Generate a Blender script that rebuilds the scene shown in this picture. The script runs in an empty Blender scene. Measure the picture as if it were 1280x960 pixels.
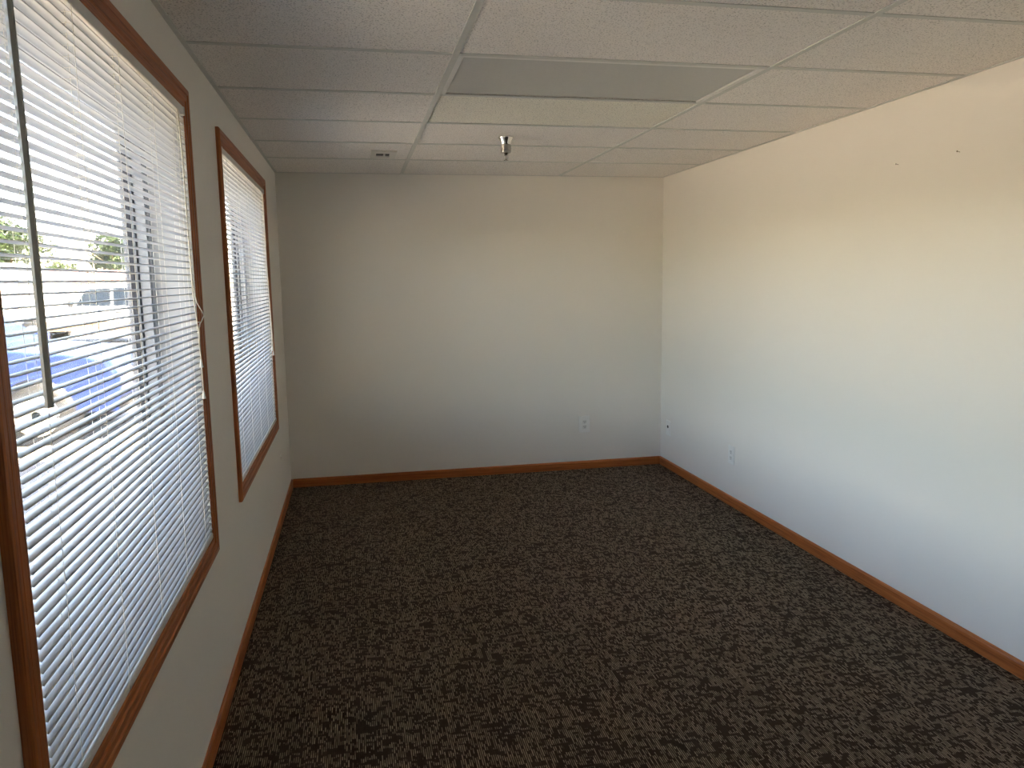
import bpy, bmesh, math, random
from mathutils import Vector, Matrix
random.seed(7)
PI = math.pi
sc = bpy.context.scene
COL = sc.collection

# ------------------------------------------------------------------ dimensions (metres)
W, H, D, BACK = 3.001, 2.348, 5.967, -2.2          # room width, height, far wall, wall behind
WT = 0.20                                          # outer wall thickness
GZ = -0.30                                         # ground outside
TEE_X = (0.913, 0.913 + 1.2192)
TEE_Y0 = 5.270
FT2 = 0.6096

# ------------------------------------------------------------------ node helpers
def new_mat(name):
    m = bpy.data.materials.new(name); m.use_nodes = True
    nt = m.node_tree; nt.nodes.clear()
    out = nt.nodes.new('ShaderNodeOutputMaterial')
    b = nt.nodes.new('ShaderNodeBsdfPrincipled')
    nt.links.new(b.outputs[0], out.inputs[0])
    return m, nt, b

def N(nt, t, **kw):
    n = nt.nodes.new(t)
    for k, v in kw.items():
        if k.startswith('i_'):
            key = k[2:]
            n.inputs[int(key) if key.isdigit() else key].default_value = v
        else:
            setattr(n, k, v)
    return n

def math_n(nt, op, a=None, b=None, c=None):
    n = nt.nodes.new('ShaderNodeMath'); n.operation = op
    for i, v in enumerate((a, b, c)):
        if v is None: continue
        if isinstance(v, (int, float)): n.inputs[i].default_value = v
        else: nt.links.new(v, n.inputs[i])
    return n.outputs[0]

def coords(nt, scale=(1, 1, 1)):
    g = N(nt, 'ShaderNodeNewGeometry')
    mp = N(nt, 'ShaderNodeMapping'); mp.inputs['Scale'].default_value = scale
    nt.links.new(g.outputs['Position'], mp.inputs['Vector'])
    return mp.outputs[0]

def objcoords(nt, scale=(1, 1, 1)):
    g = N(nt, 'ShaderNodeTexCoord')
    mp = N(nt, 'ShaderNodeMapping'); mp.inputs['Scale'].default_value = scale
    nt.links.new(g.outputs['Object'], mp.inputs['Vector'])
    return mp.outputs[0]

def ramp(nt, fac, stops):
    r = N(nt, 'ShaderNodeValToRGB')
    e = r.color_ramp.elements
    while len(e) < len(stops): e.new(0.5)
    for k, (p, c) in enumerate(stops):
        e[k].position = p; e[k].color = (*c, 1) if len(c) == 3 else c
    nt.links.new(fac, r.inputs[0])
    return r.outputs[0]

def bump(nt, b, h, strength=0.2, dist=0.001):
    bp = N(nt, 'ShaderNodeBump'); bp.inputs['Strength'].default_value = strength
    bp.inputs['Distance'].default_value = dist
    nt.links.new(h, bp.inputs['Height']); nt.links.new(bp.outputs[0], b.inputs['Normal'])

def plain(name, col, rough=0.5, metal=0.0, noise=0.06, scale=30, spec=None):
    m, nt, b = new_mat(name)
    n = N(nt, 'ShaderNodeTexNoise', i_Scale=scale, i_Detail=3.0)
    nt.links.new(objcoords(nt), n.inputs['Vector'])
    c0 = tuple(max(0, x * (1 - noise)) for x in col); c1 = tuple(min(1, x * (1 + noise)) for x in col)
    nt.links.new(ramp(nt, n.outputs[0], [(0.3, c0), (0.7, c1)]), b.inputs['Base Color'])
    b.inputs['Roughness'].default_value = rough; b.inputs['Metallic'].default_value = metal
    if spec is not None: b.inputs['Specular IOR Level'].default_value = spec
    return m

# ------------------------------------------------------------------ materials
def wall_paint(name, col):
    m, nt, b = new_mat(name)
    n = N(nt, 'ShaderNodeTexNoise', i_Scale=1.6, i_Detail=3.0)
    nt.links.new(coords(nt), n.inputs['Vector'])
    c0 = tuple(x * 0.985 for x in col)
    nt.links.new(ramp(nt, n.outputs[0], [(0.3, c0), (0.7, col)]), b.inputs['Base Color'])
    b.inputs['Roughness'].default_value = 0.55
    b.inputs['Specular IOR Level'].default_value = 0.3
    n2 = N(nt, 'ShaderNodeTexNoise', i_Scale=260.0, i_Detail=2.0)
    nt.links.new(coords(nt), n2.inputs['Vector'])
    bump(nt, b, n2.outputs[0], 0.12, 0.0008)
    return m

def oak(name, axis):
    m, nt, b = new_mat(name)
    s = [85, 85, 85]; s[axis] = 0.9
    v = coords(nt, tuple(s))
    n = N(nt, 'ShaderNodeTexNoise', i_Scale=1.0, i_Detail=6.0, i_Roughness=0.62, i_Distortion=0.25)
    nt.links.new(v, n.inputs['Vector'])
    s2 = [260, 260, 260]; s2[axis] = 5
    n2 = N(nt, 'ShaderNodeTexNoise', i_Scale=1.0, i_Detail=2.0)
    nt.links.new(coords(nt, tuple(s2)), n2.inputs['Vector'])
    base = ramp(nt, n.outputs[0], [(0.25, (0.24, 0.062, 0.016)), (0.5, (0.40, 0.122, 0.032)), (0.75, (0.52, 0.185, 0.052))])
    pores = ramp(nt, n2.outputs[0], [(0.36, (0.5, 0.45, 0.42)), (0.46, (1, 1, 1))])
    mx = N(nt, 'ShaderNodeMix', data_type='RGBA', blend_type='MULTIPLY')
    mx.inputs[0].default_value = 0.7
    nt.links.new(base, mx.inputs[6]); nt.links.new(pores, mx.inputs[7])
    nt.links.new(mx.outputs[2], b.inputs['Base Color'])
    b.inputs['Roughness'].default_value = 0.42
    b.inputs['Specular IOR Level'].default_value = 0.35
    bump(nt, b, n2.outputs[0], 0.15, 0.0006)
    return m

def carpet_mat():
    m, nt, b = new_mat('carpet')
    g = N(nt, 'ShaderNodeNewGeometry')
    sep = N(nt, 'ShaderNodeSeparateXYZ'); nt.links.new(g.outputs['Position'], sep.inputs[0])
    x, y = sep.outputs[0], sep.outputs[1]
    def white(a, b_, seed):
        c = N(nt, 'ShaderNodeCombineXYZ'); c.inputs[2].default_value = seed
        nt.links.new(a, c.inputs[0]); nt.links.new(b_, c.inputs[1])
        w = N(nt, 'ShaderNodeTexWhiteNoise', noise_dimensions='3D'); nt.links.new(c.outputs[0], w.inputs['Vector'])
        return w.outputs['Value']
    # tufted rows: thin stitches running along the room
    px = 0.0068
    fx = math_n(nt, 'DIVIDE', x, px)
    ix = math_n(nt, 'FLOOR', fx)
    frac = math_n(nt, 'FRACT', fx)
    one = N(nt, 'ShaderNodeValue'); one.outputs[0].default_value = 1.0
    r_row = white(ix, one.outputs[0], 3.3)
    # woven blocks: upright bars and flat bars, each its own random tone
    def blocks(w, h, seed, jitter):
        by = math_n(nt, 'DIVIDE', y, h); jy = math_n(nt, 'FLOOR', by)
        sh = white(jy, one.outputs[0], seed)
        bx = math_n(nt, 'ADD', math_n(nt, 'DIVIDE', x, w), math_n(nt, 'MULTIPLY', sh, jitter))
        return white(math_n(nt, 'FLOOR', bx), jy, seed + 1.7)
    def blocks_t(w, h, seed, jitter):
        bx = math_n(nt, 'DIVIDE', x, w); jx = math_n(nt, 'FLOOR', bx)
        sh = white(jx, one.outputs[0], seed)
        by = math_n(nt, 'ADD', math_n(nt, 'DIVIDE', y, h), math_n(nt, 'MULTIPLY', sh, jitter))
        return white(jx, math_n(nt, 'FLOOR', by), seed + 1.7)
    A = blocks(0.030, 0.013, 5.0, 3.0)
    B = blocks_t(0.018, 0.032, 9.0, 3.0)
    C = blocks_t(px, 0.018, 15.0, 4.0)
    big = math_n(nt, 'MAXIMUM', math_n(nt, 'GREATER_THAN', A, 0.45), math_n(nt, 'GREATER_THAN', B, 0.55))
    stitch = math_n(nt, 'GREATER_THAN', C, 0.24)
    ridge = math_n(nt, 'SINE', math_n(nt, 'MULTIPLY', frac, PI))
    line = math_n(nt, 'MULTIPLY', math_n(nt, 'POWER', ridge, 2.4), math_n(nt, 'MULTIPLY_ADD', C, 0.55, 0.5))
    fac = math_n(nt, 'MULTIPLY', math_n(nt, 'MULTIPLY', big, stitch), line)
    fac = math_n(nt, 'ADD', math_n(nt, 'MULTIPLY', fac, 0.86), math_n(nt, 'MULTIPLY', math_n(nt, 'MULTIPLY', C, line), 0.14))
    col = ramp(nt, fac, [(0.0, CARPET[0]), (0.35, CARPET[1]), (1.0, CARPET[2])])
    tint = N(nt, 'ShaderNodeTexNoise', i_Scale=0.9, i_Detail=2.0)
    nt.links.new(coords(nt), tint.inputs['Vector'])
    tc = ramp(nt, tint.outputs[0], [(0.3, (0.94, 0.96, 0.92)), (0.7, (1.0, 0.97, 0.97))])
    mx = N(nt, 'ShaderNodeMix', data_type='RGBA', blend_type='MULTIPLY'); mx.inputs[0].default_value = 1.0
    nt.links.new(col, mx.inputs[6]); nt.links.new(tc, mx.inputs[7])
    nt.links.new(mx.outputs[2], b.inputs['Base Color'])
    b.inputs['Roughness'].default_value = 0.95
    b.inputs['Specular IOR Level'].default_value = 0.08
    bump(nt, b, fac, 0.5, 0.003)
    return m

CARPET = [(0.042, 0.029, 0.021), (0.085, 0.062, 0.045), (0.48, 0.385, 0.295)]

def tile_mat(name, col, depth):
    m, nt, b = new_mat(name)
    v = coords(nt)
    n = N(nt, 'ShaderNodeTexNoise', i_Scale=170.0, i_Detail=2.5, i_Roughness=0.6)
    nt.links.new(v, n.inputs['Vector'])
    vo = N(nt, 'ShaderNodeTexVoronoi', i_Scale=72.0, i_Randomness=1.0)
    nt.links.new(v, vo.inputs['Vector'])
    n3 = N(nt, 'ShaderNodeTexNoise', i_Scale=34.0, i_Detail=2.0)
    nt.links.new(coords(nt, (0.5, 1.2, 1)), n3.inputs['Vector'])
    pits = ramp(nt, n.outputs[0], [(0.36, (1 - depth * 1.5,) * 3), (0.44, (1, 1, 1))])
    holes = ramp(nt, vo.outputs['Distance'], [(0.10, (1 - depth * 1.7,) * 3), (0.19, (1, 1, 1))])
    fiss = ramp(nt, n3.outputs[0], [(0.30, (1 - depth * 0.25,) * 3), (0.40, (1, 1, 1))])
    a = N(nt, 'ShaderNodeMix', data_type='RGBA', blend_type='MULTIPLY'); a.inputs[0].default_value = 1
    nt.links.new(pits, a.inputs[6]); nt.links.new(holes, a.inputs[7])
    c = N(nt, 'ShaderNodeMix', data_type='RGBA', blend_type='MULTIPLY'); c.inputs[0].default_value = 1
    nt.links.new(a.outputs[2], c.inputs[6]); nt.links.new(fiss, c.inputs[7])
    d = N(nt, 'ShaderNodeMix', data_type='RGBA', blend_type='MULTIPLY'); d.inputs[0].default_value = 1
    d.inputs[6].default_value = (*col, 1)
    nt.links.new(c.outputs[2], d.inputs[7])
    nt.links.new(d.outputs[2], b.inputs['Base Color'])
    b.inputs['Roughness'].default_value = 0.9
    b.inputs['Specular IOR Level'].default_value = 0.1
    bump(nt, b, c.outputs[2], 0.35, 0.002)
    return m

def glass_mat(name, TINT):
    m = bpy.data.materials.new(name); m.use_nodes = True
    nt = m.node_tree; nt.nodes.clear()
    out = nt.nodes.new('ShaderNodeOutputMaterial')
    tr = N(nt, 'ShaderNodeBsdfTransparent'); tr.inputs[0].default_value = TINT
    gl = N(nt, 'ShaderNodeBsdfGlossy'); gl.inputs['Roughness'].default_value = 0.02
    fr = N(nt, 'ShaderNodeFresnel', i_IOR=1.45)
    mx = N(nt, 'ShaderNodeMixShader')
    nt.links.new(math_n(nt, 'MULTIPLY', fr.outputs[0], 0.6), mx.inputs[0])
    nt.links.new(tr.outputs[0], mx.inputs[1]); nt.links.new(gl.outputs[0], mx.inputs[2])
    nt.links.new(mx.outputs[0], out.inputs[0])
    return m

M = {}
M['wall'] = wall_paint('wall_paint', (0.81, 0.785, 0.735))
M['oak_x'] = oak('oak_grain_x', 0); M['oak_y'] = oak('oak_grain_y', 1); M['oak_z'] = oak('oak_grain_z', 2)
M['carpet'] = carpet_mat()
M['tile'] = tile_mat('ceiling_tile', (0.90, 0.865, 0.83), 0.28)
M['tile_odd'] = tile_mat('ceiling_tile_replacement', (0.90, 0.875, 0.78), 0.34)
M['grid'] = plain('grid_white', (0.63, 0.635, 0.60), 0.5, 0, 0.03)
M['gap_shade'] = plain('gap_shade', (0.05, 0.05, 0.045), 0.8)
M['diffuser'] = plain('frosted_acrylic', (0.52, 0.52, 0.50), 0.35, 0, 0.03, 90)
M['lamp_frame'] = plain('enamel_white', (0.78, 0.77, 0.74), 0.4, 0, 0.02)
M['slat'] = plain('slat_white', (0.55, 0.55, 0.545), 0.42, 0, 0.02, 12)
M['rail'] = plain('rail_white', (0.74, 0.73, 0.70), 0.4, 0, 0.02)
M['cord'] = plain('cord_white', (0.82, 0.79, 0.70), 0.8, 0, 0.05, 200)
M['wand'] = plain('wand_grey', (0.50, 0.50, 0.46), 0.25, 0, 0.05)
M['vinyl'] = plain('vinyl_grey', (0.30, 0.31, 0.32), 0.35, 0, 0.02)
M['gasket'] = plain('black_gasket', (0.03, 0.03, 0.035), 0.7)
M['jamb'] = plain('jamb_paint', (0.42, 0.42, 0.41), 0.5, 0, 0.03)
M['glass'] = glass_mat('tinted_glass', (0.66, 0.675, 0.68, 1))
M['chrome'] = plain('chrome', (0.80, 0.79, 0.77), 0.10, 1.0, 0.02)
M['sleeve_metal'] = plain('satin_chrome', (0.48, 0.46, 0.42), 0.28, 1.0, 0.05)
M['brass'] = plain('sprinkler_brass', (0.35, 0.32, 0.27), 0.25, 1.0, 0.05)
M['plate'] = plain('plate_white', (0.82, 0.82, 0.79), 0.35, 0, 0.02)
M['socket'] = plain('socket_white', (0.74, 0.74, 0.71), 0.4, 0, 0.02)
M['slot'] = plain('slot_dark', (0.03, 0.03, 0.03), 0.7)
M['vent'] = plain('vent_enamel', (0.72, 0.70, 0.64), 0.45, 0, 0.03)
M['stucco'] = plain('exterior_stucco', (0.55, 0.50, 0.42), 0.9, 0, 0.08, 12)

# ------------------------------------------------------------------ mesh builder
class MB:
    def __init__(s): s.v = []; s.f = []; s.smooth = []
    def add(s, vs, fs, smooth=False):
        o = len(s.v); s.v += [tuple(p) for p in vs]
        for f in fs: s.f.append(tuple(i + o for i in f)); s.smooth.append(smooth)
    def box(s, a, b):
        (x0, y0, z0), (x1, y1, z1) = a, b
        x0, x1 = min(x0, x1), max(x0, x1); y0, y1 = min(y0, y1), max(y0, y1); z0, z1 = min(z0, z1), max(z0, z1)
        s.add([(x0, y0, z0), (x1, y0, z0), (x1, y1, z0), (x0, y1, z0), (x0, y0, z1), (x1, y0, z1), (x1, y1, z1), (x0, y1, z1)],
              [(0, 3, 2, 1), (4, 5, 6, 7), (0, 1, 5, 4), (1, 2, 6, 5), (2, 3, 7, 6), (3, 0, 4, 7)])
    def bbox(s, a, b, r):
        """box with softened long edges (chamfer r on all edges)"""
        bm = bmesh.new()
        bmesh.ops.create_cube(bm, size=1)
        c = [(a[i] + b[i]) / 2 for i in range(3)]; d = [abs(b[i] - a[i]) for i in range(3)]
        for v in bm.verts: v.co = Vector((c[0] + v.co.x * d[0], c[1] + v.co.y * d[1], c[2] + v.co.z * d[2]))
        bmesh.ops.bevel(bm, geom=list(bm.edges), offset=r, segments=2, affect='EDGES', profile=0.5)
        bm.verts.index_update()
        s.add([v.co[:] for v in bm.verts], [tuple(v.index for v in f.verts) for f in bm.faces])
        bm.free()
    def loft(s, rings, closed=True, caps=True, smooth=True):
        n = len(rings[0]); vs = [p for r in rings for p in r]; fs = []
        for i in range(len(rings) - 1):
            for j in range(n if closed else n - 1):
                k = (j + 1) % n
                fs.append((i * n + j, i * n + k, (i + 1) * n + k, (i + 1) * n + j))
        s.add(vs, fs, smooth)
        if caps and closed:
            s.add(rings[0], [tuple(reversed(range(n)))]); s.add(rings[-1], [tuple(range(n))])
    def lathe(s, prof, c, seg=32, axis='z', smooth=True):
        rings = []
        for r, h in prof:
            ring = []
            for k in range(seg):
                a = 2 * PI * k / seg
                u, w = r * math.cos(a), r * math.sin(a)
                p = {'z': (u, w, h), 'x': (h, u, w), 'y': (u, h, w)}[axis]
                ring.append((c[0] + p[0], c[1] + p[1], c[2] + p[2]))
            rings.append(ring)
        s.loft(rings, True, True, smooth)
    def tube(s, pts, r, seg=8, smooth=True):
        pts = [Vector(p) for p in pts]; rings = []
        rr = r if isinstance(r, (list, tuple)) else [r] * len(pts)
        for i, p in enumerate(pts):
            t = (pts[min(i + 1, len(pts) - 1)] - pts[max(i - 1, 0)]).normalized()
            a = Vector((0, 0, 1)) if abs(t.z) < 0.9 else Vector((1, 0, 0))
            u = t.cross(a).normalized(); w = t.cross(u)
            rings.append([tuple(p + rr[i] * (math.cos(2 * PI * k / seg) * u + math.sin(2 * PI * k / seg) * w)) for k in range(seg)])
        s.loft(rings, True, True, smooth)
    def extrude(s, poly, p0, p1, axis, smooth=False):
        """polygon in the plane across `axis`, swept from p0 to p1"""
        def P(uv, t):
            u, w = uv
            return {'x': (t, u, w), 'y': (u, t, w), 'z': (u, w, t)}[axis]
        s.loft([[P(q, p0) for q in poly], [P(q, p1) for q in poly]], True, True, smooth)
    def build(s, name, mat, parent=None, mods=None):
        me = bpy.data.meshes.new(name); me.from_pydata(s.v, [], s.f); me.validate(); me.update()
        for p, sm in zip(me.polygons, s.smooth): p.use_smooth = sm
        bm = bmesh.new(); bm.from_mesh(me); bmesh.ops.recalc_face_normals(bm, faces=list(bm.faces)); bm.to_mesh(me); bm.free()
        o = bpy.data.objects.new(name, me); COL.objects.link(o)
        me.materials.append(mat if not isinstance(mat, str) else M[mat])
        if parent is not None:
            o.parent = parent
            off = world_loc(parent)
            me.transform(Matrix.Translation(-off))       # meshes are written in world coordinates
        return o

def world_loc(o):
    v = Vector((0, 0, 0))
    while o is not None: v += o.location; o = o.parent
    return v

def tag(o, label=None, cat=None, group=None, kind=None):
    if label: o['label'] = label
    if cat: o['category'] = cat
    if group: o['group'] = group
    if kind: o['kind'] = kind
    return o

def empty(name, loc):
    o = bpy.data.objects.new(name, None); COL.objects.link(o); o.location = loc; o.empty_display_size = 0.1
    return o

def structure(o, label, cat): return tag(o, label, cat, kind='structure')

# ------------------------------------------------------------------ room shell
b = MB(); b.box((-WT, BACK - 0.15, GZ), (W + 0.15, D + 0.15, 0.0))
structure(b.build('floor', 'carpet'), 'dark brown loop carpet with a broken tan fleck pattern', 'floor')

WIN = [dict(y0=1.282, y1=2.747, z0=0.677, z1=2.127), dict(y0=3.478, y1=5.036, z0=0.683, z1=2.125)]
CW = 0.066

b = MB()
TOP = 4.0
ys = [BACK - 0.15, WIN[0]['y0'], WIN[0]['y1'], WIN[1]['y0'], WIN[1]['y1'], D + 0.15]
b.box((-WT, ys[0], 0), (0, ys[1], TOP)); b.box((-WT, ys[2], 0), (0, ys[3], TOP)); b.box((-WT, ys[4], 0), (0, ys[5], TOP))
for w in WIN:
    b.box((-WT, w['y0'], 0), (0, w['y1'], w['z0'])); b.box((-WT, w['y0'], w['z1']), (0, w['y1'], TOP))
structure(b.build('wall_left', 'wall'), 'off-white painted wall holding both windows with mini blinds', 'wall')
b = MB(); b.box((W, BACK - 0.15, 0), (W + 0.15, D + 0.15, TOP))
structure(b.build('wall_right', 'wall'), 'long plain off-white wall opposite the windows', 'wall')
b = MB(); b.box((0, D, 0), (W, D + 0.15, TOP))
structure(b.build('wall_far', 'wall'), 'off-white end wall with a single power outlet', 'wall')
b = MB(); b.box((0, BACK - 0.15, 0), (W, BACK, TOP))
structure(b.build('wall_back', 'wall'), 'off-white wall behind the viewer', 'wall')

# ceiling: lay-in tiles, each a shallow slab resting on the tee grid
ceil = empty('ceiling', (0, 0, H)); structure(ceil, 'suspended ceiling of speckled white lay-in tiles in a grid', 'ceiling')
xs = [0.0, TEE_X[0], TEE_X[1], W]
tee_ys = []
k = -1
y = TEE_Y0
while y > BACK: tee_ys.append(y); y -= FT2
yl = [D] + tee_ys + [BACK]
b = MB(); bo = MB()
for i in range(3):
    for j in range(len(yl) - 1):
        if i == 1 and j == 4: continue                          # the light fitting sits here
        t = bo if (i == 1 and j == 3) else b
        dz = random.uniform(-0.0012, 0.0012)
        t.box((xs[i] + 0.002, yl[j + 1] + 0.002, H + 0.0040 + dz), (xs[i + 1] - 0.002, yl[j] - 0.002, H + 0.020))
b.build('tile', 'tile', ceil); tag(bo.build('tile', 'tile_odd', ceil), label='yellower replacement ceiling tile')
b = MB(); b.box((-WT * 0.5, BACK - 0.1, H + 0.10), (W + 0.1, D + 0.1, 2.75)); b.build('deck', 'grid', ceil)
b = MB()
for x in TEE_X: b.box((x - 0.012, BACK, H), (x + 0.012, D, H + 0.006)); b.box((x - 0.002, BACK, H + 0.006), (x + 0.002, D, H + 0.04))
for yy in tee_ys:
    for i in range(3):
        b.box((xs[i] + 0.0125, yy - 0.012, H + 0.0006), (xs[i + 1] - 0.0125, yy + 0.012, H + 0.006))
b.build('grid_tee', 'grid', ceil)
b = MB()
b.box((0, BACK, H), (0.017, D, H + 0.003)); b.box((W - 0.017, BACK, H), (W, D, H + 0.003)); b.box((0.017, D - 0.017, H), (W - 0.017, D, H + 0.003))
b.build('wall_angle', 'grid', ceil)

# baseboards
BH, BT = 0.066, 0.012
prof = [(0, 0), (BT, 0), (BT, BH - 0.012), (BT - 0.003, BH - 0.004), (BT - 0.008, BH), (0, BH)]
b = MB(); b.extrude(prof, BACK, D, 'y'); structure(b.build('baseboard_left', 'oak_y'), 'low oak baseboard under the two windows', 'baseboard')
b = MB(); b.extrude([(W - u, v) for u, v in prof], BACK, D, 'y'); structure(b.build('baseboard_right', 'oak_y'), 'low oak baseboard along the long right wall', 'baseboard')
b = MB(); b.extrude([(D - u, v) for u, v in prof], BT, W - BT, 'x'); structure(b.build('baseboard_far', 'oak_x'), 'low oak baseboard along the end wall', 'baseboard')

# ------------------------------------------------------------------ windows
CPROF = [(0, 0.0), (0, 0.008), (0.003, 0.011), (0.016, 0.012), (0.019, 0.0095), (0.023, 0.0145), (0.038, 0.0155), (0.041, 0.0125),
         (0.045, 0.0175), (0.058, 0.018), (0.063, 0.016), (CW, 0.012), (CW, 0.0)]
def casing_piece(w, side):
    y0, y1, z0, z1 = w['y0'], w['y1'], w['z0'], w['z1']
    a, c = [], []
    for d, h in CPROF:
        h = max(h, 0.0)
        if side == 'top': a.append((h, y0 - d, z1 + d)); c.append((h, y1 + d, z1 + d))
        if side == 'bottom': a.append((h, y0 - d, z0 - d)); c.append((h, y1 + d, z0 - d))
        if side == 'near': a.append((h, y0 - d, z0 - d)); c.append((h, y0 - d, z1 + d))
        if side == 'far': a.append((h, y1 + d, z0 - d)); c.append((h, y1 + d, z1 + d))
    b = MB(); b.loft([a, c], True, True, False)
    return b

def rect_ring(b, x0, x1, y0, y1, z0, z1, t):
    b.box((x0, y0, z0), (x1, y0 + t, z1)); b.box((x0, y1 - t, z0), (x1, y1, z1))
    b.box((x0, y0 + t, z0), (x1, y1 - t, z0 + t)); b.box((x0, y0 + t, z1 - t), (x1, y1 - t, z1))

def make_window(i, w, label, glass='glass'):
    y0, y1, z0, z1 = w['y0'], w['y1'], w['z0'], w['z1']
    root = empty('window_%d' % i, (0, (y0 + y1) / 2, z0)); structure(root, label, 'window')
    for side in ('top', 'bottom', 'near', 'far'):
        casing_piece(w, side).build('casing', 'oak_y' if side in ('top', 'bottom') else 'oak_z', root)
    b = MB(); rect_ring(b, -0.115, 0.0075, y0 + 0.0005, y1 - 0.0005, z0 + 0.0005, z1 - 0.0005, 0.004); b.build('jamb_liner', 'jamb', root)
    b = MB(); rect_ring(b, -0.198, -0.115, y0, y1, z0, z1, 0.024)
    rect_ring(b, -0.150, -0.122, y0 + 0.024, y1 - 0.024, z0 + 0.024, z1 - 0.024, 0.016); b.build('frame', 'vinyl', root)
    b = MB(); rect_ring(b, -0.186, -0.156, y0 + 0.024, y1 - 0.024, z0 + 0.024, z1 - 0.024, 0.024); b.build('sash', 'vinyl', root)
    b = MB(); rect_ring(b, -0.178, -0.164, y0 + 0.048, y1 - 0.048, z0 + 0.048, z1 - 0.048, 0.006); b.build('gasket', 'gasket', root)
    b = MB(); b.box((-0.173, y0 + 0.050, z0 + 0.050), (-0.169, y1 - 0.050, z1 - 0.050)); b.build('glass', glass, root)
    return root
make_window(1, WIN[0], 'nearer window with oak casing behind a half-open white mini blind')
make_window(2, WIN[1], 'farther window with oak casing near the end wall')

# ------------------------------------------------------------------ mini blinds
def slats_mesh(y0, y1, zs, cx, tilt):
    b = MB(); wd, crown, th = 0.0254, 0.0030, 0.0005
    n, m = 7, 10
    for q, z in enumerate(zs):
        f = q / (len(zs) - 1)
        a = tilt(f) + random.uniform(-0.012, 0.012)
        ca, sa = math.cos(a), math.sin(a)
        ph, am = random.uniform(0, 6.28), random.uniform(0.0002, 0.0007)
        rings = []
        for j in range(m + 1):
            y = y0 + (y1 - y0) * j / m
            dz = am * math.sin(ph + 5.0 * j / m)
            top, bot = [], []
            for k in range(n):
                u = -1 + 2 * k / (n - 1)
                hx, hz = u * wd / 2, crown * (1 - u * u) - crown * 0.5
                top.append((cx + hx * ca - (hz + th) * sa, y, z + dz + hx * sa + (hz + th) * ca))
                bot.append((cx + hx * ca - hz * sa, y, z + dz + hx * sa + hz * ca))
            rings.append(top + bot[::-1])
        b.loft(rings, True, True, True)
    return b

def make_blind(w, label, ladders, wand=None, lift=None):
    y0, y1, z0, z1 = w['y0'] + 0.007, w['y1'] - 0.0048, w['z0'], w['z1']
    cx = -0.003
    root = empty('window_blind', (cx, (y0 + y1) / 2, z0)); tag(root, label, 'blind', 'white mini blinds in the windows')
    # head rail: U channel with a rolled lip and end caps
    hz0, hz1 = z1 - 0.027, z1 - 0.001
    b = MB(); b.bbox((cx - 0.0135, y0, hz0), (cx + 0.0135, y1, hz1), 0.0025); b.build('headrail', 'rail', root)
    b = MB(); b.bbox((cx - 0.015, y1 - 0.006, hz0 - 0.002), (cx + 0.016, y1 + 0.004, hz1), 0.0018); b.build('end_bracket', 'rail', root)
    b = MB(); b.bbox((cx - 0.015, y0 - 0.004, hz0 - 0.002), (cx + 0.016, y0 + 0.006, hz1), 0.0018); b.build('end_bracket', 'rail', root)
    zt, zb = hz0 - 0.012, z0 + 0.037
    n = int(round((zt - zb) / 0.0209))
    zs = [zt + (zb - zt) * q / n for q in range(n + 1)]
    slats_mesh(y0 + 0.002, y1, zs, cx, lambda f: SLAT(f)).build('slats', 'slat', root)
    br = MB(); br.bbox((cx - 0.0135, y0 + 0.001, z0 + 0.004), (cx + 0.0145, y1 - 0.001, z0 + 0.025), 0.004)
    rail = br.build('bottom_rail', 'rail', root)
    for ly in ladders:
        bb = MB(); bb.lathe([(0.006, 0.0), (0.006, 0.0015), (0.004, 0.0025), (0.0, 0.0025)], (cx + 0.0145, ly, z0 + 0.0145), 12, 'x')
        bb.build('cord_plug', 'plate', rail)
    for ly in ladders:
        b = MB()
        for x in (cx + 0.0136, cx - 0.0136):
            b.tube([(x, ly + 0.0012 * math.sin(4 * t + ly), hz0 + (z0 + 0.024 - hz0) * t / 12) for t in range(13)], 0.0006, 5)
        for z in zs: b.tube([(cx - 0.0134, ly, z - 0.0034), (cx + 0.0134, ly, z - 0.0034)], 0.0004, 4)
        b.tube([(cx + 0.001, ly + 0.002, hz0), (cx + 0.001, ly + 0.002, z0 + 0.012)], 0.0005, 5)
        b.build('ladder_cord', 'cord', root)
    if wand:
        wy, wz = wand
        b = MB()
        b.tube([(cx + 0.027, wy, hz0 - 0.008), (cx + 0.030, wy + 0.002, (hz0 + wz) / 2), (cx + 0.031, wy, wz)], [0.0066, 0.0066, 0.0070], 6, False)
        wd = b.build('tilt_wand', 'wand', root); tag(wd, label='grey plastic tilt wand')
        h = MB(); h.tube([(cx + 0.012, wy, hz0 + 0.006), (cx + 0.024, wy, hz0 + 0.007), (cx + 0.029, wy, hz0 + 0.001), (cx + 0.027, wy, hz0 - 0.010)], 0.0016, 6)
        h.build('hook', 'wand', wd)
        b = MB(); b.tube([(cx + 0.010, wy - 0.004, hz0 - 0.008), (cx + 0.010, wy - 0.004, hz0 + 0.004)], 0.004, 8); b.build('tilter', 'rail', root)
    if lift: lift(root, cx, hz0)
    return root

def SLAT(f): return math.radians(3.5 - 3.5 * max(0.0, (f - 0.35)) / 0.65)

def tassel(b, x, y, z):
    b.lathe([(0.0016, 0.028), (0.0030, 0.024), (0.0046, 0.010), (0.0066, 0.001), (0.0060, 0.0), (0.0, 0.002)], (x, y, z), 12)

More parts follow.
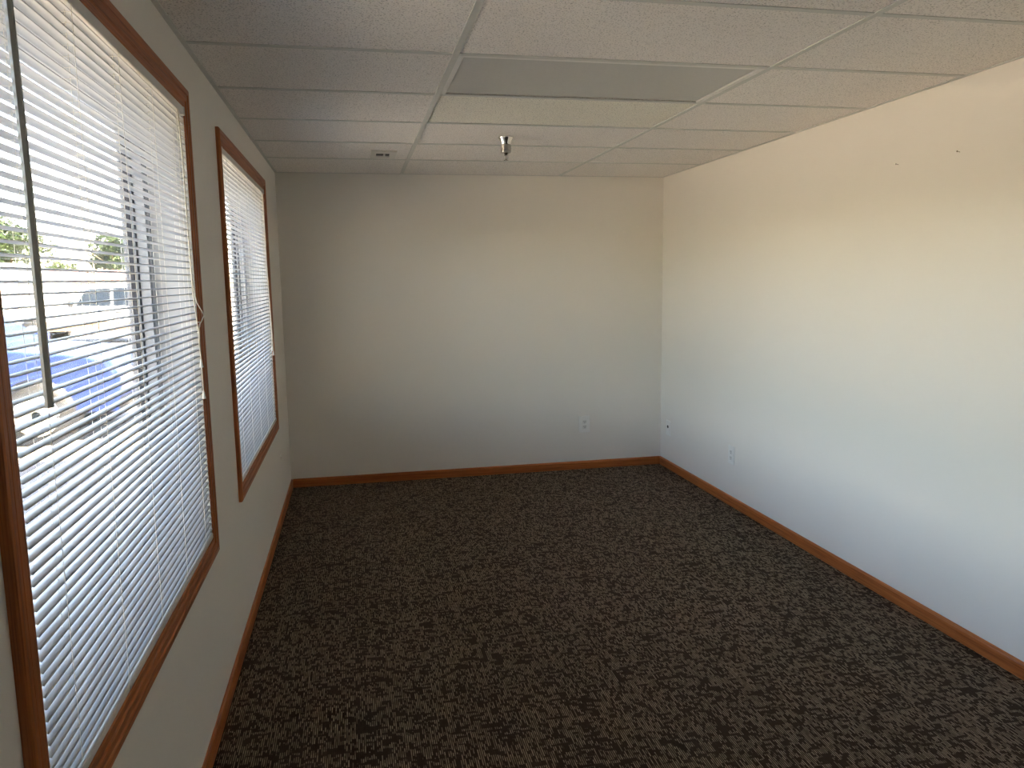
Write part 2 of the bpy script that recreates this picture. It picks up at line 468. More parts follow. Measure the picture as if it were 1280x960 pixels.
def lift_near(root, cx, hz0):
    x = cx + 0.030
    b = MB()
    b.tube([(cx + 0.014, 2.640, hz0), (cx + 0.018, 2.642, 1.95), (x - 0.010, 2.640, 1.72), (x - 0.006, 2.633, 1.56), (x, 2.648, 1.50),
            (x + 0.004, 2.720, 1.463), (x + 0.004, 2.732, 1.452), (x + 0.002, 2.700, 1.437), (x, 2.672, 1.428), (x, 2.660, 1.420),
            (x - 0.002, 2.662, 1.36), (x - 0.002, 2.672, 1.21)], 0.0018, 6)
    b.tube([(cx + 0.014, 2.650, hz0), (cx + 0.018, 2.652, 1.95), (x - 0.012, 2.650, 1.72), (x - 0.010, 2.648, 1.53), (x - 0.004, 2.655, 1.432),
            (x - 0.001, 2.650, 1.37), (x, 2.655, 1.315)], 0.0018, 6)
    b.tube([(x - 0.001, 2.652, 1.436), (x + 0.004, 2.668, 1.434), (x + 0.002, 2.664, 1.420), (x - 0.003, 2.652, 1.422), (x, 2.660, 1.410)], 0.0019, 6)
    c = b.build('lift_cord', 'cord', root); tag(c, label='knotted lift cord looped over the casing')
    t = MB(); tassel(t, x, 2.655, 1.288); t.build('tassel', 'plate', c)
    t = MB(); tassel(t, x - 0.002, 2.672, 1.182); t.build('tassel', 'plate', c)

def lift_far(root, cx, hz0):
    x = cx + 0.026
    b = MB()
    b.tube([(cx + 0.014, 4.935, hz0), (x - 0.008, 4.938, 1.7), (x - 0.003, 4.935, 1.17)], 0.0018, 6)
    b.tube([(cx + 0.014, 4.945, hz0), (x - 0.008, 4.948, 1.7), (x, 4.958, 1.14)], 0.0018, 6)
    c = b.build('lift_cord', 'cord', root)
    t = MB(); tassel(t, x - 0.003, 4.935, 1.142); t.build('tassel', 'plate', c)
    t = MB(); tassel(t, x, 4.958, 1.112); t.build('tassel', 'plate', c)

make_blind(WIN[0], 'large white mini blind with the grey tilt wand, in the nearer window', [1.415, 1.712, 2.018, 2.325, 2.620], (1.372, 1.362), lift_near)
make_blind(WIN[1], 'white mini blind in the farther window beside the end wall', [3.60, 3.92, 4.25, 4.58, 4.90], None, lift_far)

# ------------------------------------------------------------------ ceiling fittings
lx0, lx1, ly1, ly0 = TEE_X[0] + 0.0125, TEE_X[1] - 0.0125, TEE_Y0 - 3 * FT2 - 0.0125, TEE_Y0 - 4 * FT2 + 0.0125
lamp = empty('ceiling_light', ((lx0 + lx1) / 2, (ly0 + ly1) / 2, H)); tag(lamp, 'unlit rectangular fluorescent ceiling light with grey frosted diffuser', 'ceiling light')
b = MB(); b.box((lx0, ly0, H + 0.030), (lx1, ly1, H + 0.095)); b.build('housing', 'lamp_frame', lamp)
b = MB()
fr = 0.020
for a, c in (((lx0, ly0, H + 0.001), (lx0 + fr, ly1, H + 0.03)), ((lx1 - fr, ly0, H + 0.001), (lx1, ly1, H + 0.03)),
             ((lx0 + fr, ly0, H + 0.001), (lx1 - fr, ly0 + fr, H + 0.03)), ((lx0 + fr, ly1 - fr * 0.6, H + 0.008), (lx1 - fr, ly1, H + 0.03))):
    b.box(a, c)
b.build('frame', 'lamp_frame', lamp)
b = MB(); b.box((lx0 + fr + 0.002, ly0 + fr + 0.002, H + 0.007), (lx1 - fr - 0.004, ly1 - fr * 0.6 - 0.004, H + 0.011)); b.build('diffuser', 'diffuser', lamp)
b = MB(); b.box((lx0 + fr, ly0 + fr, H + 0.012), (lx1 - fr, ly1 - fr * 0.6, H + 0.0135)); b.build('lens_gap_shade', 'gap_shade', lamp)  # dark-coloured sheet above the diffuser stands in for shadow in its edge gap

SX, SY = 1.400, 4.394
sp = empty('sprinkler_head', (SX, SY, H)); tag(sp, 'chrome fire sprinkler hanging from the ceiling', 'sprinkler')
b = MB(); b.lathe([(0.030, 0.004), (0.0425, 0.003), (0.0430, 0.000), (0.0405, -0.004), (0.0330, -0.020), (0.0280, -0.034), (0.0265, -0.040), (0.020, -0.040)], (SX, SY, H), 40)
b.build('escutcheon', 'chrome', sp)
b = MB()
pr = [(0.020, -0.038)]
for q in range(5): z = -0.041 - q * 0.0058; pr += [(0.0275, z), (0.0262, z - 0.0016), (0.0262, z - 0.0036), (0.0275, z - 0.0052)]
pr += [(0.0282, -0.071), (0.0290, -0.075), (0.0275, -0.082), (0.0200, -0.085), (0.010, -0.083)]
b.lathe(pr, (SX, SY, H), 40)
for q in range(18):
    a = 2 * PI * q / 18
    b.box((SX + 0.0268 * math.cos(a) - 0.0014, SY + 0.0268 * math.sin(a) - 0.0014, H - 0.069), (SX + 0.0268 * math.cos(a) + 0.0014, SY + 0.0268 * math.sin(a) + 0.0014, H - 0.042))
b.build('sleeve', 'sleeve_metal', sp)
b = MB(); b.lathe([(0.011, -0.078), (0.011, -0.088), (0.0085, -0.091), (0.0085, -0.096), (0.004, -0.097)], (SX, SY, H), 6, smooth=False)
bd = b.build('body', 'brass', sp)
b = MB()
for sgn in (-1, 1):
    b.tube([(SX + sgn * 0.0075, SY, H - 0.093), (SX + sgn * 0.0115, SY, H - 0.101), (SX + sgn * 0.0105, SY, H - 0.110), (SX + sgn * 0.003, SY, H - 0.119)], 0.0018, 6)
b.build('frame_arm', 'chrome', bd)
b = MB(); b.tube([(SX, SY, H - 0.095), (SX, SY, H - 0.118)], 0.0021, 8); b.build('bulb', 'brass', bd)
b = MB(); b.lathe([(0.004, -0.117), (0.005, -0.121), (0.006, -0.1225), (0.006, -0.124), (0.0, -0.124)], (SX, SY, H), 16)
for q in range(12):
    a = 2 * PI * q / 12; ca, sa = math.cos(a), math.sin(a); t = (-sa * 0.0021, ca * 0.0021)
    r0, r1 = 0.005, 0.0135
    P = [(SX + r * ca + s_ * t[0], SY + r * sa + s_ * t[1], z) for z in (H - 0.1225, H - 0.1238) for r, s_ in ((r0, -0.6), (r1, -1), (r1, 1), (r0, 0.6))]
    b.add(P, [(0, 1, 2, 3), (7, 6, 5, 4), (0, 4, 5, 1), (1, 5, 6, 2), (2, 6, 7, 3), (3, 7, 4, 0)])
b.build('deflector', 'brass', sp)

vx0, vx1, vy0, vy1 = 0.668, 0.822, 4.915, 5.195
vt = empty('ceiling_vent', ((vx0 + vx1) / 2, (vy0 + vy1) / 2, H)); tag(vt, 'small pale ceiling air vent close to the end wall', 'air vent')
ox0, ox1, oy0, oy1 = vx0 + 0.030, vx1 - 0.040, vy0 + 0.070, vy1 - 0.075
b = MB()
for a, c in (((vx0, vy0, H - 0.007), (ox0, vy1, H + 0.004)), ((ox1, vy0, H - 0.007), (vx1, vy1, H + 0.004)),
             ((ox0, vy0, H - 0.007), (ox1, oy0, H + 0.004)), ((ox0, oy1, H - 0.007), (ox1, vy1, H + 0.004))):
    b.bbox(a, c, 0.0015)
b.build('frame', 'vent', vt)
b = MB(); b.box((ox0 - 0.004, oy0 - 0.004, H + 0.002), (ox1 + 0.004, oy1 + 0.004, H + 0.0036)); b.build('throat', 'slot', vt)
b = MB(); b.bbox((ox0 + 0.046, oy0 + 0.060, H - 0.005), (ox0 + 0.058, oy1, H + 0.002), 0.001); b.build('damper_lever', 'vent', vt)

# ------------------------------------------------------------------ wall plates
def outlet(loc, wall, label, pw=0.080, ph=0.124, kind='duplex', pd=0.007):
    """wall: 'far' (faces -y) or 'right' (faces -x)"""
    root = empty('power_outlet' if kind == 'duplex' else 'coaxial_jack', loc)
    tag(root, label, 'outlet' if kind == 'duplex' else 'jack', 'white wall outlets' if kind == 'duplex' else None)
    def P(u, d, v):   # u across, d out of the wall, v up
        return (loc[0] + u, loc[1] - d, loc[2] + v) if wall == 'far' else (loc[0] - d, loc[1] - u, loc[2] + v)
    def bx(b, u0, u1, d0, d1, v0, v1, r=None):
        p, q = P(u0, d0, v0), P(u1, d1, v1)
        lo = tuple(min(p[i], q[i]) for i in range(3)); hi = tuple(max(p[i], q[i]) for i in range(3))
        b.bbox(lo, hi, r) if r else b.box(lo, hi)
    b = MB(); bx(b, -pw / 2, pw / 2, 0, pd, -ph / 2, ph / 2, 0.003); b.build('cover_plate', 'plate', root)
    if kind == 'duplex':
        for s in (1, -1):
            b = MB(); bx(b, -0.0165, 0.0165, pd - 0.001, pd + 0.002, s * 0.0205 - 0.0145, s * 0.0205 + 0.0145, 0.002)
            r = b.build('receptacle', 'socket', root)
            b = MB()
            for u in (-0.0064, 0.0064): bx(b, u - 0.0014, u + 0.0014, pd + 0.0018, pd + 0.0024, s * 0.0205 - 0.001, s * 0.0205 + 0.009)
            bx(b, -0.0026, 0.0026, pd + 0.0018, pd + 0.0024, s * 0.0205 - 0.0105, s * 0.0205 - 0.0055)
            b.build('slots', 'slot', r)
        b = MB(); b.lathe([(0.0035, -pd - 0.0015), (0.0035, 0.0), (0.0, 0.0)], P(0, 0, 0), 10, 'y' if wall == 'far' else 'x'); b.build('screw', 'socket', root)
    else:
        ax = 'y' if wall == 'far' else 'x'
        b = MB(); b.lathe([(0.0125, 0.0), (0.0125, -0.0095), (0.0105, -0.0105), (0.0, -0.0105)], P(0, 0, 0.012), 16, ax); b.build('socket_hole', 'slot', root)
        for v in (0.045, -0.045):
            b = MB(); b.lathe([(0.0035, 0.0), (0.0035, -0.0082), (0.0, -0.0082)], P(0, 0, v), 10, ax); b.build('screw', 'socket', root)
    return root
outlet((2.333, D, 0.373), 'far', 'white duplex power outlet on the end wall above the baseboard', 0.092, 0.136, 'duplex', 0.016)
outlet((W, 4.722, 0.352), 'right', 'white duplex power outlet on the long right wall', 0.082, 0.126)
outlet((W, 5.800, 0.335), 'right', 'white wall plate with a dark round jack beside the room corner', 0.082, 0.124, 'jack')

def nail(y, z, label):
    root = empty('wall_nail', (W, y, z)); tag(root, label, 'nail', 'small nails left in the right wall')
    b = MB(); b.tube([(W + 0.002, y, z), (W - 0.014, y - 0.001, z + 0.003)], 0.0013, 8); b.build('shank', 'brass', root)
    b = MB(); b.lathe([(0.0, -0.0135), (0.0036, -0.0135), (0.0040, -0.0148), (0.0030, -0.0158), (0.0, -0.0158)], (W, y - 0.001, z + 0.003), 12, 'x'); b.build('head', 'brass', root)
nail(3.208, 2.054, 'small nail in the right wall, the one nearer the end wall')
nail(2.839, 2.052, 'small nail in the right wall, the one farther from the end wall')

b = MB(); b.lathe([(0.0, 0.012), (0.008, 0.011), (0.013, 0.007), (0.015, 0.0), (0.0, 0.0)], (0.0, 5.272, 0.400), 20, 'x')
tag(b.build('wall_bumper', 'wall'), 'small painted wall button below the farther window', 'wall bumper')

# ------------------------------------------------------------------ outside
M['asphalt'] = plain('asphalt', (0.23, 0.205, 0.175), 0.9, 0, 0.25, 3)
M['walk'] = plain('concrete_walk', (0.46, 0.43, 0.39), 0.9, 0, 0.08, 4)
b = MB(); b.box((-160, -60, GZ - 0.3), (-WT, 260, GZ)); structure(b.build('ground', 'asphalt'), 'sunlit tan asphalt of the parking lot outside', 'ground')
b = MB(); b.box((-1.5, -20, GZ), (-WT, 40, GZ + 0.12)); structure(b.build('sidewalk', 'walk'), 'pale concrete walk along the building outside', 'sidewalk')

M['blue'] = plain('blue_paint', (0.012, 0.024, 0.095), 0.3, 0, 0.04, 4, spec=0.25)
M['white_paint'] = plain('white_paint', (0.33, 0.33, 0.34), 0.3, 0, 0.03, 4)
M['tan_paint'] = plain('tan_paint', (0.14, 0.10, 0.065), 0.35, 0, 0.05, 4)
M['car_glass'] = plain('car_glass', (0.006, 0.009, 0.013), 0.08, 0, 0.05, spec=0.35)
M['rubber'] = plain('tyre_rubber', (0.007, 0.007, 0.007), 0.8)
M['trim'] = plain('black_trim', (0.005, 0.005, 0.006), 0.5)
M['lens'] = plain('lamp_lens', (0.75, 0.76, 0.78), 0.1, 0, 0.02)
M['red_lens'] = plain('red_lens', (0.4, 0.02, 0.02), 0.15)

def vehicle(name, origin, yaw, label, cat, spec):
    """built along +X (nose at +X), then its mesh data is turned to stand at origin facing yaw"""
    root = empty(name, origin); tag(root, label, cat)
    rot = Matrix.Rotation(yaw, 4, 'Z'); T = Matrix.Translation(Vector(origin)) @ rot
    def done(b, nm, mat, parent=root):
        b.v = [tuple(T @ Vector(p)) for p in b.v]
        o = b.build(nm, mat, parent); return o
    wd = spec['width'] / 2
    # lower body lofted across the width so the flanks curve
    def lower(prof, mat, nm, scale_edges=True, inset=0.06):
        b = MB(); rings = []
        for s, k in ((-1.0, 0.55), (-0.985, 0.8), (-0.94, 1.0), (0.94, 1.0), (0.985, 0.8), (1.0, 0.55)):
            cx = sum(p[0] for p in prof) / len(prof); cz = sum(p[1] for p in prof) / len(prof)
            rings.append([(cx + (p[0] - cx) * (1 - (1 - k) * inset), s * wd, cz + (p[1] - cz) * (1 - (1 - k) * inset * 2)) for p in prof])
        b.loft(rings, True, True, False)
        return done(b, nm, mat)
    body = lower(spec['body'], spec['paint'], 'body')
    if 'lower' in spec: lower(spec['lower'], spec['lower_paint'], 'rocker_panel')
    # cabin
    g = spec['cabin']; ti = spec.get('tumble', 0.13)
    zmin = min(p[1] for p in g); zmax = max(p[1] for p in g)
    def hw(z): return wd * 0.96 - ti * (z - zmin) / (zmax - zmin)
    b = MB(); b.loft([[(p[0], -hw(p[1]), p[1]) for p in g], [(p[0], hw(p[1]), p[1]) for p in g]], True, True, False)
    cab = done(b, 'cabin', spec['paint'])
    for q in spec['side_windows']:
        for s in (-1, 1):
            b = MB()
            b.loft([[(p[0], s * (hw(p[1]) - 0.01), p[1]) for p in q], [(p[0], s * (hw(p[1]) + 0.006), p[1]) for p in q]], True, True, False)
            done(b, 'side_window', 'car_glass', cab)
    for nm, (p0, p1) in spec['screens'].items():
        d = Vector((p1[0] - p0[0], 0, p1[1] - p0[1])).normalized(); nrm = Vector((d.z, 0, -d.x))
        if nm == 'rear_window': nrm = -nrm
        q0, q1 = Vector((p0[0], 0, p0[1])) + d * 0.05, Vector((p1[0], 0, p1[1])) - d * 0.05
        b = MB(); r = []
        for off in (-0.01, 0.006):
            r.append([tuple(Vector((q0.x, -hw(q0.z) + 0.08, q0.z)) + nrm * off), tuple(Vector((q0.x, hw(q0.z) - 0.08, q0.z)) + nrm * off),
                      tuple(Vector((q1.x, hw(q1.z) - 0.08, q1.z)) + nrm * off), tuple(Vector((q1.x, -hw(q1.z) + 0.08, q1.z)) + nrm * off)])
        b.loft(r, True, True, False); done(b, nm, 'car_glass', cab)
    # wheels
    R = spec['wheel_r']
    for ax in spec['axles']:
        for s in (-1, 1):
            yo = s * (wd - 0.11)
            b = MB(); b.lathe([(R + 0.07, -0.13), (R + 0.07, 0.115), (R * 0.3, 0.115), (R * 0.3, -0.13)], (ax, yo, R), 28, 'y')
            if s < 0: b.v = [(p[0], 2 * yo - p[1], p[2]) for p in b.v]
            done(b, 'wheel_arch', 'trim')
            b = MB(); b.lathe([(R * 0.66, -0.10), (R * 0.93, -0.11), (R, -0.08), (R, 0.08), (R * 0.93, 0.125), (R * 0.66, 0.115)], (ax, yo * 1.0 + s * 0.01, R), 32, 'y')
            if s < 0:
                b.v = [(p[0], 2 * (yo + s * 0.01) - p[1], p[2]) for p in b.v]
            wh = done(b, 'wheel', 'rubber')
            face = yo + s * 0.128
            c = MB(); rr = R * 0.68
            c.lathe([(rr * 0.86, -0.02), (rr, -0.02), (rr, 0.006), (rr * 0.86, 0.004)], (ax, face, R), 32, 'y')
            c.lathe([(rr * 0.22, -0.02), (rr * 0.22, 0.014), (rr * 0.12, 0.02), (0, 0.02)], (ax, face - (0 if s > 0 else 0.0), R), 20, 'y')
            for q in range(6):
                a = 2 * PI * q / 6 + 0.3; ca, sa = math.cos(a), math.sin(a)
                w0, w1 = rr * 0.13, rr * 0.11
                P = []
                for dy in (-0.018, 0.008):
                    for r_, w_ in ((rr * 0.15, -w0), (rr * 0.9, -w1), (rr * 0.9, w1), (rr * 0.15, w0)):
                        P.append((ax + r_ * ca - w_ * sa, face + dy, R + r_ * sa + w_ * ca))
                c.add(P, [(0, 1, 2, 3), (7, 6, 5, 4), (0, 4, 5, 1), (1, 5, 6, 2), (2, 6, 7, 3), (3, 7, 4, 0)])
            done(c, 'rim', 'chrome', wh)
    # lamps, bumpers, grille, mirrors, handles
    nx = spec['nose']; tx = spec['tail']
    for s in (-1, 1):
        b = MB(); b.bbox((nx - 0.10, s * wd * 0.62 - 0.17, spec['lamp_z'] - 0.08), (nx + 0.012, s * wd * 0.62 + 0.17, spec['lamp_z'] + 0.08), 0.02); done(b, 'headlight', 'lens')
        b = MB(); b.bbox((tx - 0.012, s * wd * 0.80 - 0.09, spec['lamp_z'] - 0.10), (tx + 0.06, s * wd * 0.80 + 0.09, spec['lamp_z'] + 0.14), 0.02); done(b, 'tail_light', 'red_lens')
        b = MB(); mx, mz = spec['mirror']
        b.bbox((mx - 0.05, s * (wd + 0.02) - 0.10, mz), (mx + 0.06, s * (wd + 0.10) + 0.05, mz + 0.15), 0.02); done(b, 'wing_mirror', spec.get('mirror_mat', 'trim'))
        for hx in spec.get('handles', []):
            b = MB(); b.bbox((hx - 0.08, s * wd - 0.02, spec['lamp_z'] + 0.12), (hx + 0.08, s * wd + 0.025, spec['lamp_z'] + 0.155), 0.01); done(b, 'door_handle', 'trim')
    b = MB(); b.bbox((nx - 0.05, -wd * 0.40, spec['lamp_z'] - 0.13), (nx + 0.015, wd * 0.40, spec['lamp_z'] + 0.08), 0.02); gr = done(b, 'grille', 'trim')
    b = MB()
    for q in range(4): b.box((nx + 0.012, -wd * 0.38, spec['lamp_z'] - 0.11 + q * 0.05), (nx + 0.024, wd * 0.38, spec['lamp_z'] - 0.095 + q * 0.05))
    done(b, 'grille_bars', 'chrome', gr)
    b = MB(); b.bbox((nx - 0.10, -wd * 0.98, 0.36), (nx + 0.06, wd * 0.98, 0.54), 0.04); done(b, 'bumper', spec['bumper'])
    b = MB(); b.bbox((tx - 0.06, -wd * 0.98, 0.36), (tx + 0.10, wd * 0.98, 0.54), 0.04); done(b, 'bumper', spec['bumper'])
    return root

suv = dict(width=1.86, paint='blue', nose=0.92, tail=-3.75, wheel_r=0.36, axles=(0.0, -2.75), lamp_z=0.78, mirror=(-0.55, 1.08), mirror_mat='blue',
           body=[(0.90, 0.36), (0.92, 0.78), (0.80, 0.97), (0.30, 1.06), (-0.40, 1.13), (-3.70, 1.10), (-3.75, 0.7), (-3.70, 0.36)],
           cabin=[(-0.38, 1.08), (-1.22, 1.66), (-1.55, 1.72), (-3.30, 1.70), (-3.70, 1.08)],
           side_windows=[[(-0.72, 1.15), (-1.26, 1.58), (-1.72, 1.63), (-1.72, 1.13)], [(-1.80, 1.13), (-1.80, 1.63), (-2.65, 1.62), (-2.65, 1.13)], [(-2.75, 1.13), (-2.75, 1.62), (-3.25, 1.60), (-3.48, 1.15)]],
           screens={'windshield': ((-0.38, 1.08), (-1.22, 1.66)), 'rear_window': ((-3.70, 1.08), (-3.30, 1.70))}, handles=(-1.55, -2.5), bumper='trim')
vehicle('car', (-3.14, 10.70, GZ), 0.0, 'blue car parked nose-in outside the nearer window', 'car', suv)

truck = dict(width=1.95, paint='white_paint', lower_paint='tan_paint', nose=0.95, tail=-5.15, wheel_r=0.38, axles=(0.0, -3.75), lamp_z=0.85, mirror=(-1.15, 1.22),
             body=[(0.93, 0.70), (0.95, 0.98), (0.85, 1.10), (-0.95, 1.18), (-3.05, 1.18), (-3.06, 1.22), (-5.12, 1.22), (-5.15, 0.70)],
             lower=[(0.90, 0.42), (0.94, 0.72), (-5.14, 0.72), (-5.10, 0.42)],
             cabin=[(-0.92, 1.15), (-1.42, 1.82), (-1.65, 1.88), (-2.85, 1.88), (-3.02, 1.15)],
             side_windows=[[(-1.26, 1.22), (-1.56, 1.72), (-2.28, 1.76), (-2.28, 1.20)], [(-2.36, 1.20), (-2.36, 1.76), (-2.78, 1.76), (-2.90, 1.20)]],
             screens={'windshield': ((-0.92, 1.15), (-1.42, 1.82)), 'rear_window': ((-3.02, 1.15), (-2.85, 1.88))}, handles=(-2.5,), bumper='chrome')
vehicle('pickup_truck', (-9.3, 27.5, GZ), PI, 'white and tan pickup truck parked beyond the blue car', 'truck', truck)

# far buildings
M['cream'] = plain('cream_siding', (0.30, 0.29, 0.23), 0.8, 0, 0.06, 2)
M['white_siding'] = plain('white_siding', (0.42, 0.42, 0.41), 0.7, 0, 0.04, 2)
M['pink_tile'] = plain('pink_roof_tile', (0.30, 0.15, 0.12), 0.8, 0, 0.15, 1.5)
M['roof_grey'] = plain('roof_grey', (0.15, 0.155, 0.16), 0.8, 0, 0.1, 1.5)
def low_house(name, c, lx, ly, hw, hr, ridge_axis, wall_mat, roof_mat, label, ribs, nwin):
    root = empty(name, (c[0], c[1], GZ)); tag(root, label, 'building')
    x0, x1, y0, y1 = c[0] - lx / 2, c[0] + lx / 2, c[1] - ly / 2, c[1] + ly / 2
    zt = GZ + hw
    b = MB(); b.box((x0, y0, GZ), (x1, y1, zt))
    if ridge_axis == 'y':
        b.extrude([(x0, zt), (x1, zt), (c[0], zt + hr)], y0, y1, 'y')
    else:
        b.extrude([(y0, zt), (y1, zt), (c[1], zt + hr)], x0, x1, 'x')
    b.build('walls', wall_mat, root)
    b = MB(); ov = 0.35; t = 0.14
    if ridge_axis == 'y':
        sl = hr / (lx / 2)
        b.extrude([(x0 - ov, zt - ov * sl), (c[0], zt + hr), (x1 + ov, zt - ov * sl), (x1 + ov, zt - ov * sl + t), (c[0], zt + hr + t), (x0 - ov, zt - ov * sl + t)], y0 - ov, y1 + ov, 'y')
    else:
        sl = hr / (ly / 2)
        b.extrude([(y0 - ov, zt - ov * sl), (c[1], zt + hr), (y1 + ov, zt - ov * sl), (y1 + ov, zt - ov * sl + t), (c[1], zt + hr + t), (y0 - ov, zt - ov * sl + t)], x0 - ov, x1 + ov, 'x')
    roof = b.build('roof', roof_mat, root)
    if ribs:
        b = MB(); n = int((lx + 2 * ov) / 0.42)
        for q in range(n + 1):
            xx = x0 - ov + q * 0.42
            b.tube([(xx, y0 - ov, zt - ov * sl + t), (xx, c[1], zt + hr + t)], 0.085, 6)
        b.build('roof_tiles', roof_mat, roof)
    for q in range(nwin):
        xx = x0 + lx * (q + 0.5) / nwin
        b = MB(); b.bbox((xx - 0.5, y0 - 0.05, GZ + 0.95), (xx + 0.5, y0 + 0.02, GZ + 2.0), 0.02); f = b.build('window_frame', 'white_siding', root)
        b = MB()
        for s in (-0.23, 0.23): b.box((xx + s - 0.19, y0 - 0.07, GZ + 1.03), (xx + s + 0.19, y0 - 0.045, GZ + 1.92))
        b.build('pane', 'car_glass', f)
    return root
low_house('tiled_house', (-25.6, 82.0), 9.6, 8.0, 2.35, 0.75, 'x', 'cream', 'pink_tile', 'low cream building with a pinkish tiled roof beyond the truck', True, 2)
low_house('white_house', (-21.9, 57.0), 3.6, 6.0, 2.35, 0.9, 'y', 'white_siding', 'roof_grey', 'small white gabled building left of the tiled roof outside', False, 1)

# trees
def leaf_mat(name, c0, c1):
    m, nt, bs = new_mat(name)
    n = N(nt, 'ShaderNodeTexNoise', i_Scale=0.9, i_Detail=4.0)
    nt.links.new(coords(nt), n.inputs['Vector'])
    nt.links.new(ramp(nt, n.outputs[0], [(0.35, c0), (0.65, c1)]), bs.inputs['Base Color'])
    bs.inputs['Roughness'].default_value = 0.6
    return m
M['leaf'] = leaf_mat('leaf_green', (0.005, 0.016, 0.002), (0.022, 0.042, 0.005))
M['bark'] = plain('bark', (0.16, 0.11, 0.07), 0.9, 0, 0.2, 8)
def tree(x, y, h, r, label, seed, n=2600, trunk=True, name='tree'):
    rnd = random.Random(seed)
    root = empty(name, (x, y, GZ)); tag(root, label, 'tree' if trunk else 'bush', None)
    b = MB(); zt = GZ + h * 0.45
    b.tube([(x, y, GZ - 0.05), (x + 0.1, y, GZ + h * 0.22), (x, y + 0.1, zt)], [0.24, 0.18, 0.13], 10)
    for q in range(6):
        a = 2 * PI * q / 6 + rnd.random()
        b.tube([(x, y, zt - 0.3), (x + 0.4 * r * math.cos(a), y + 0.4 * r * math.sin(a), zt + h * 0.14), (x + 0.75 * r * math.cos(a), y + 0.75 * r * math.sin(a), zt + h * 0.24)], [0.10, 0.06, 0.025], 6)
    b.build('trunk', 'bark', root)
    clumps = []
    for q in range(26):
        a = rnd.random() * 2 * PI; u = rnd.uniform(-1, 1); rr = rnd.random() ** 0.4
        sx = math.sqrt(1 - u * u)
        clumps.append((x + r * 0.78 * rr * sx * math.cos(a), y + r * 0.78 * rr * sx * math.sin(a), GZ + h * 0.66 + h * 0.27 * rr * u, r * rnd.uniform(0.24, 0.40)))
    L = MB()
    for q in range(n):
        cx, cy, cz, cr = clumps[q % len(clumps)]
        d = Vector((rnd.gauss(0, 1), rnd.gauss(0, 1), rnd.gauss(0, 1))).normalized() * cr * rnd.uniform(0.65, 1.05)
        p = Vector((cx, cy, cz)) + d
        u = Vector((rnd.gauss(0, 1), rnd.gauss(0, 1), rnd.gauss(0, 1))).normalized(); v = u.cross(Vector((rnd.gauss(0, 1), rnd.gauss(0, 1), rnd.gauss(0, 1)))).normalized()
        s = rnd.uniform(0.20, 0.34) * (1.0 if trunk else 0.8)
        nn = u.cross(v) * s * 0.25
        L.add([tuple(p - u * s), tuple(p + v * s * 0.5 + nn), tuple(p + u * s), tuple(p - v * s * 0.5 + nn)], [(0, 1, 2), (0, 2, 3)])
    L.build('foliage', 'leaf', root)
    return root
tree(-39.5, 103.0, 9.8, 5.6, 'broad green tree outside, behind the white gabled building', 3, 4200)
tree(-28.8, 106.0, 8.2, 3.9, 'rounder green tree outside, above the truck cab', 5, 3400)
tree(-34.0, 104.0, 4.6, 2.6, 'low green bush between the two trees outside', 8, 1600, False, 'bush')

M['scrub'] = leaf_mat('blocker_scrub', (0.012, 0.020, 0.006), (0.030, 0.042, 0.012))  # added dark rise, out of view, blocks low horizon light into the room
rnd = random.Random(21)
rings = []
for q in range(41):
    yy = -70 + q * 3.0; hh = 4.6 * min(1.0, q / 4, (40 - q) / 4) * rnd.uniform(0.85, 1.1) + 0.05
    cx = -52 + rnd.uniform(-0.8, 0.8)
    rings.append([(cx + 9, yy, GZ - 0.05), (cx + 6.5, yy, GZ + hh * 0.55), (cx + 3, yy, GZ + hh * 0.92), (cx, yy, GZ + hh), (cx - 4, yy, GZ + hh * 0.8), (cx - 9, yy, GZ - 0.05)])
b = MB(); b.loft(rings, True, True, True)
structure(b.build('horizon_blocker', 'scrub'), 'added unseen dark rise that cuts horizon light to the right wall', 'horizon_blocker')

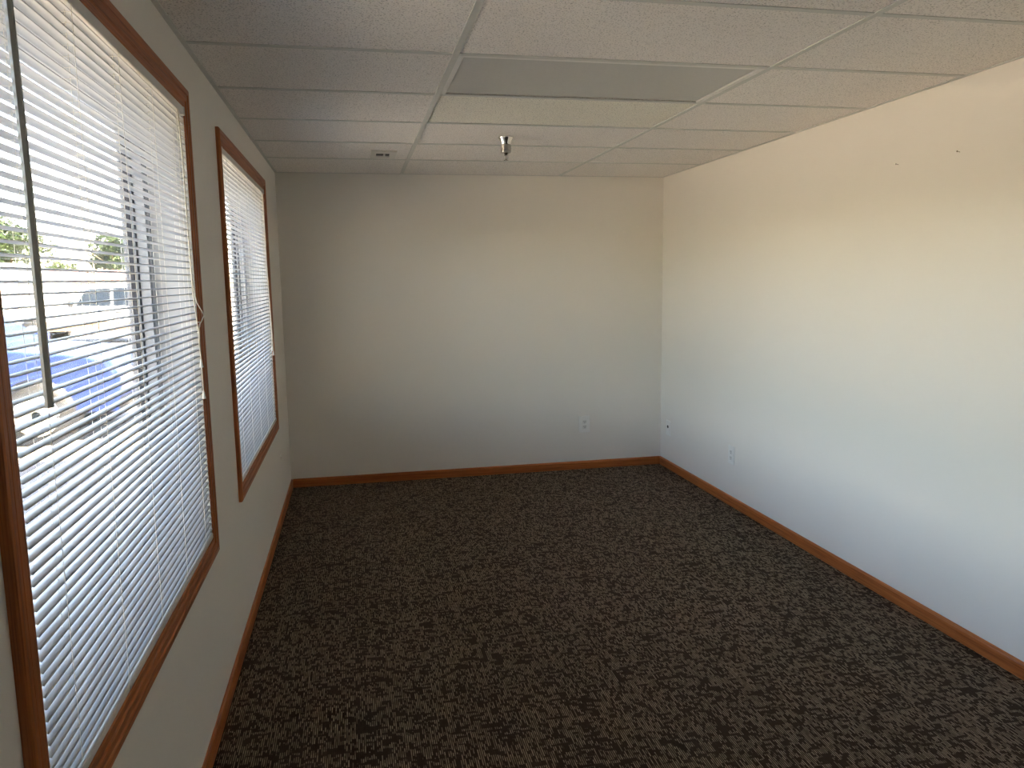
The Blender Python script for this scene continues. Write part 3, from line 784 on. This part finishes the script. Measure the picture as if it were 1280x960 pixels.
# ------------------------------------------------------------------ light
world = bpy.data.worlds.new('World'); sc.world = world; world.use_nodes = True
wn = world.node_tree; wn.nodes.clear()
wo = wn.nodes.new('ShaderNodeOutputWorld'); bg = wn.nodes.new('ShaderNodeBackground')
sky = wn.nodes.new('ShaderNodeTexSky'); sky.sky_type = 'NISHITA'; sky.sun_disc = False
SUN = Vector((0.50, -0.47, 0.73)).normalized()
sky.sun_elevation = math.asin(SUN.z); sky.sun_rotation = math.atan2(SUN.x, SUN.y)
sky.air_density = 1.0; sky.dust_density = 0.7; sky.ozone_density = 1.0
tn = wn.nodes.new('ShaderNodeMix'); tn.data_type = 'RGBA'; tn.blend_type = 'MULTIPLY'; tn.inputs[0].default_value = 1.0
tn.inputs[7].default_value = (1.34, 1.07, 0.90, 1)            # hazy summer sky, white-balanced for the room
wn.links.new(sky.outputs[0], tn.inputs[6]); wn.links.new(tn.outputs[2], bg.inputs[0]); bg.inputs[1].default_value = 0.55
wn.links.new(bg.outputs[0], wo.inputs[0])
sl = bpy.data.lights.new('sun', 'SUN'); sl.energy = 33.0; sl.angle = math.radians(0.53); sl.color = (1.0, 0.84, 0.62)
so = bpy.data.objects.new('sun', sl); COL.objects.link(so)
so.rotation_euler = SUN.to_track_quat('Z', 'Y').to_euler(); so.location = (5, -5, 12)

# ------------------------------------------------------------------ camera
cam = bpy.data.cameras.new('camera'); cam.sensor_width = 36.0; cam.lens = 962.084 / 1280 * 36.0; cam.clip_end = 1000; cam.clip_start = 0.02
co = bpy.data.objects.new('camera', cam); COL.objects.link(co); sc.camera = co
yaw, pitch, roll = 0.2003, -0.1357, -0.0146
F = Vector((math.sin(yaw) * math.cos(pitch), math.cos(yaw) * math.cos(pitch), math.sin(pitch)))
R0 = Vector((math.cos(yaw), -math.sin(yaw), 0)); U0 = R0.cross(F)
Rr = math.cos(roll) * R0 + math.sin(roll) * U0; Uu = -math.sin(roll) * R0 + math.cos(roll) * U0
m3 = Matrix((Rr, Uu, -F)).transposed()
co.matrix_world = Matrix.Translation((0.523, 0.0, 1.560)) @ m3.to_4x4()

# ------------------------------------------------------------------ colour management and sampling quality
vs = sc.view_settings
vs.view_transform = 'Standard'; vs.look = 'None'; vs.gamma = 1.0; vs.exposure = 3.52; vs.use_curve_mapping = False
cy = sc.cycles
cy.use_denoising = True; cy.denoiser = 'OPENIMAGEDENOISE'; cy.denoising_prefilter = 'NONE'; cy.denoising_input_passes = 'RGB_ALBEDO_NORMAL'
cy.max_bounces = 14; cy.diffuse_bounces = 8; cy.glossy_bounces = 4; cy.transparent_max_bounces = 12; cy.transmission_bounces = 8
cy.caustics_reflective = False; cy.caustics_refractive = False
cy.sample_clamp_indirect = 8.0; cy.use_adaptive_sampling = False
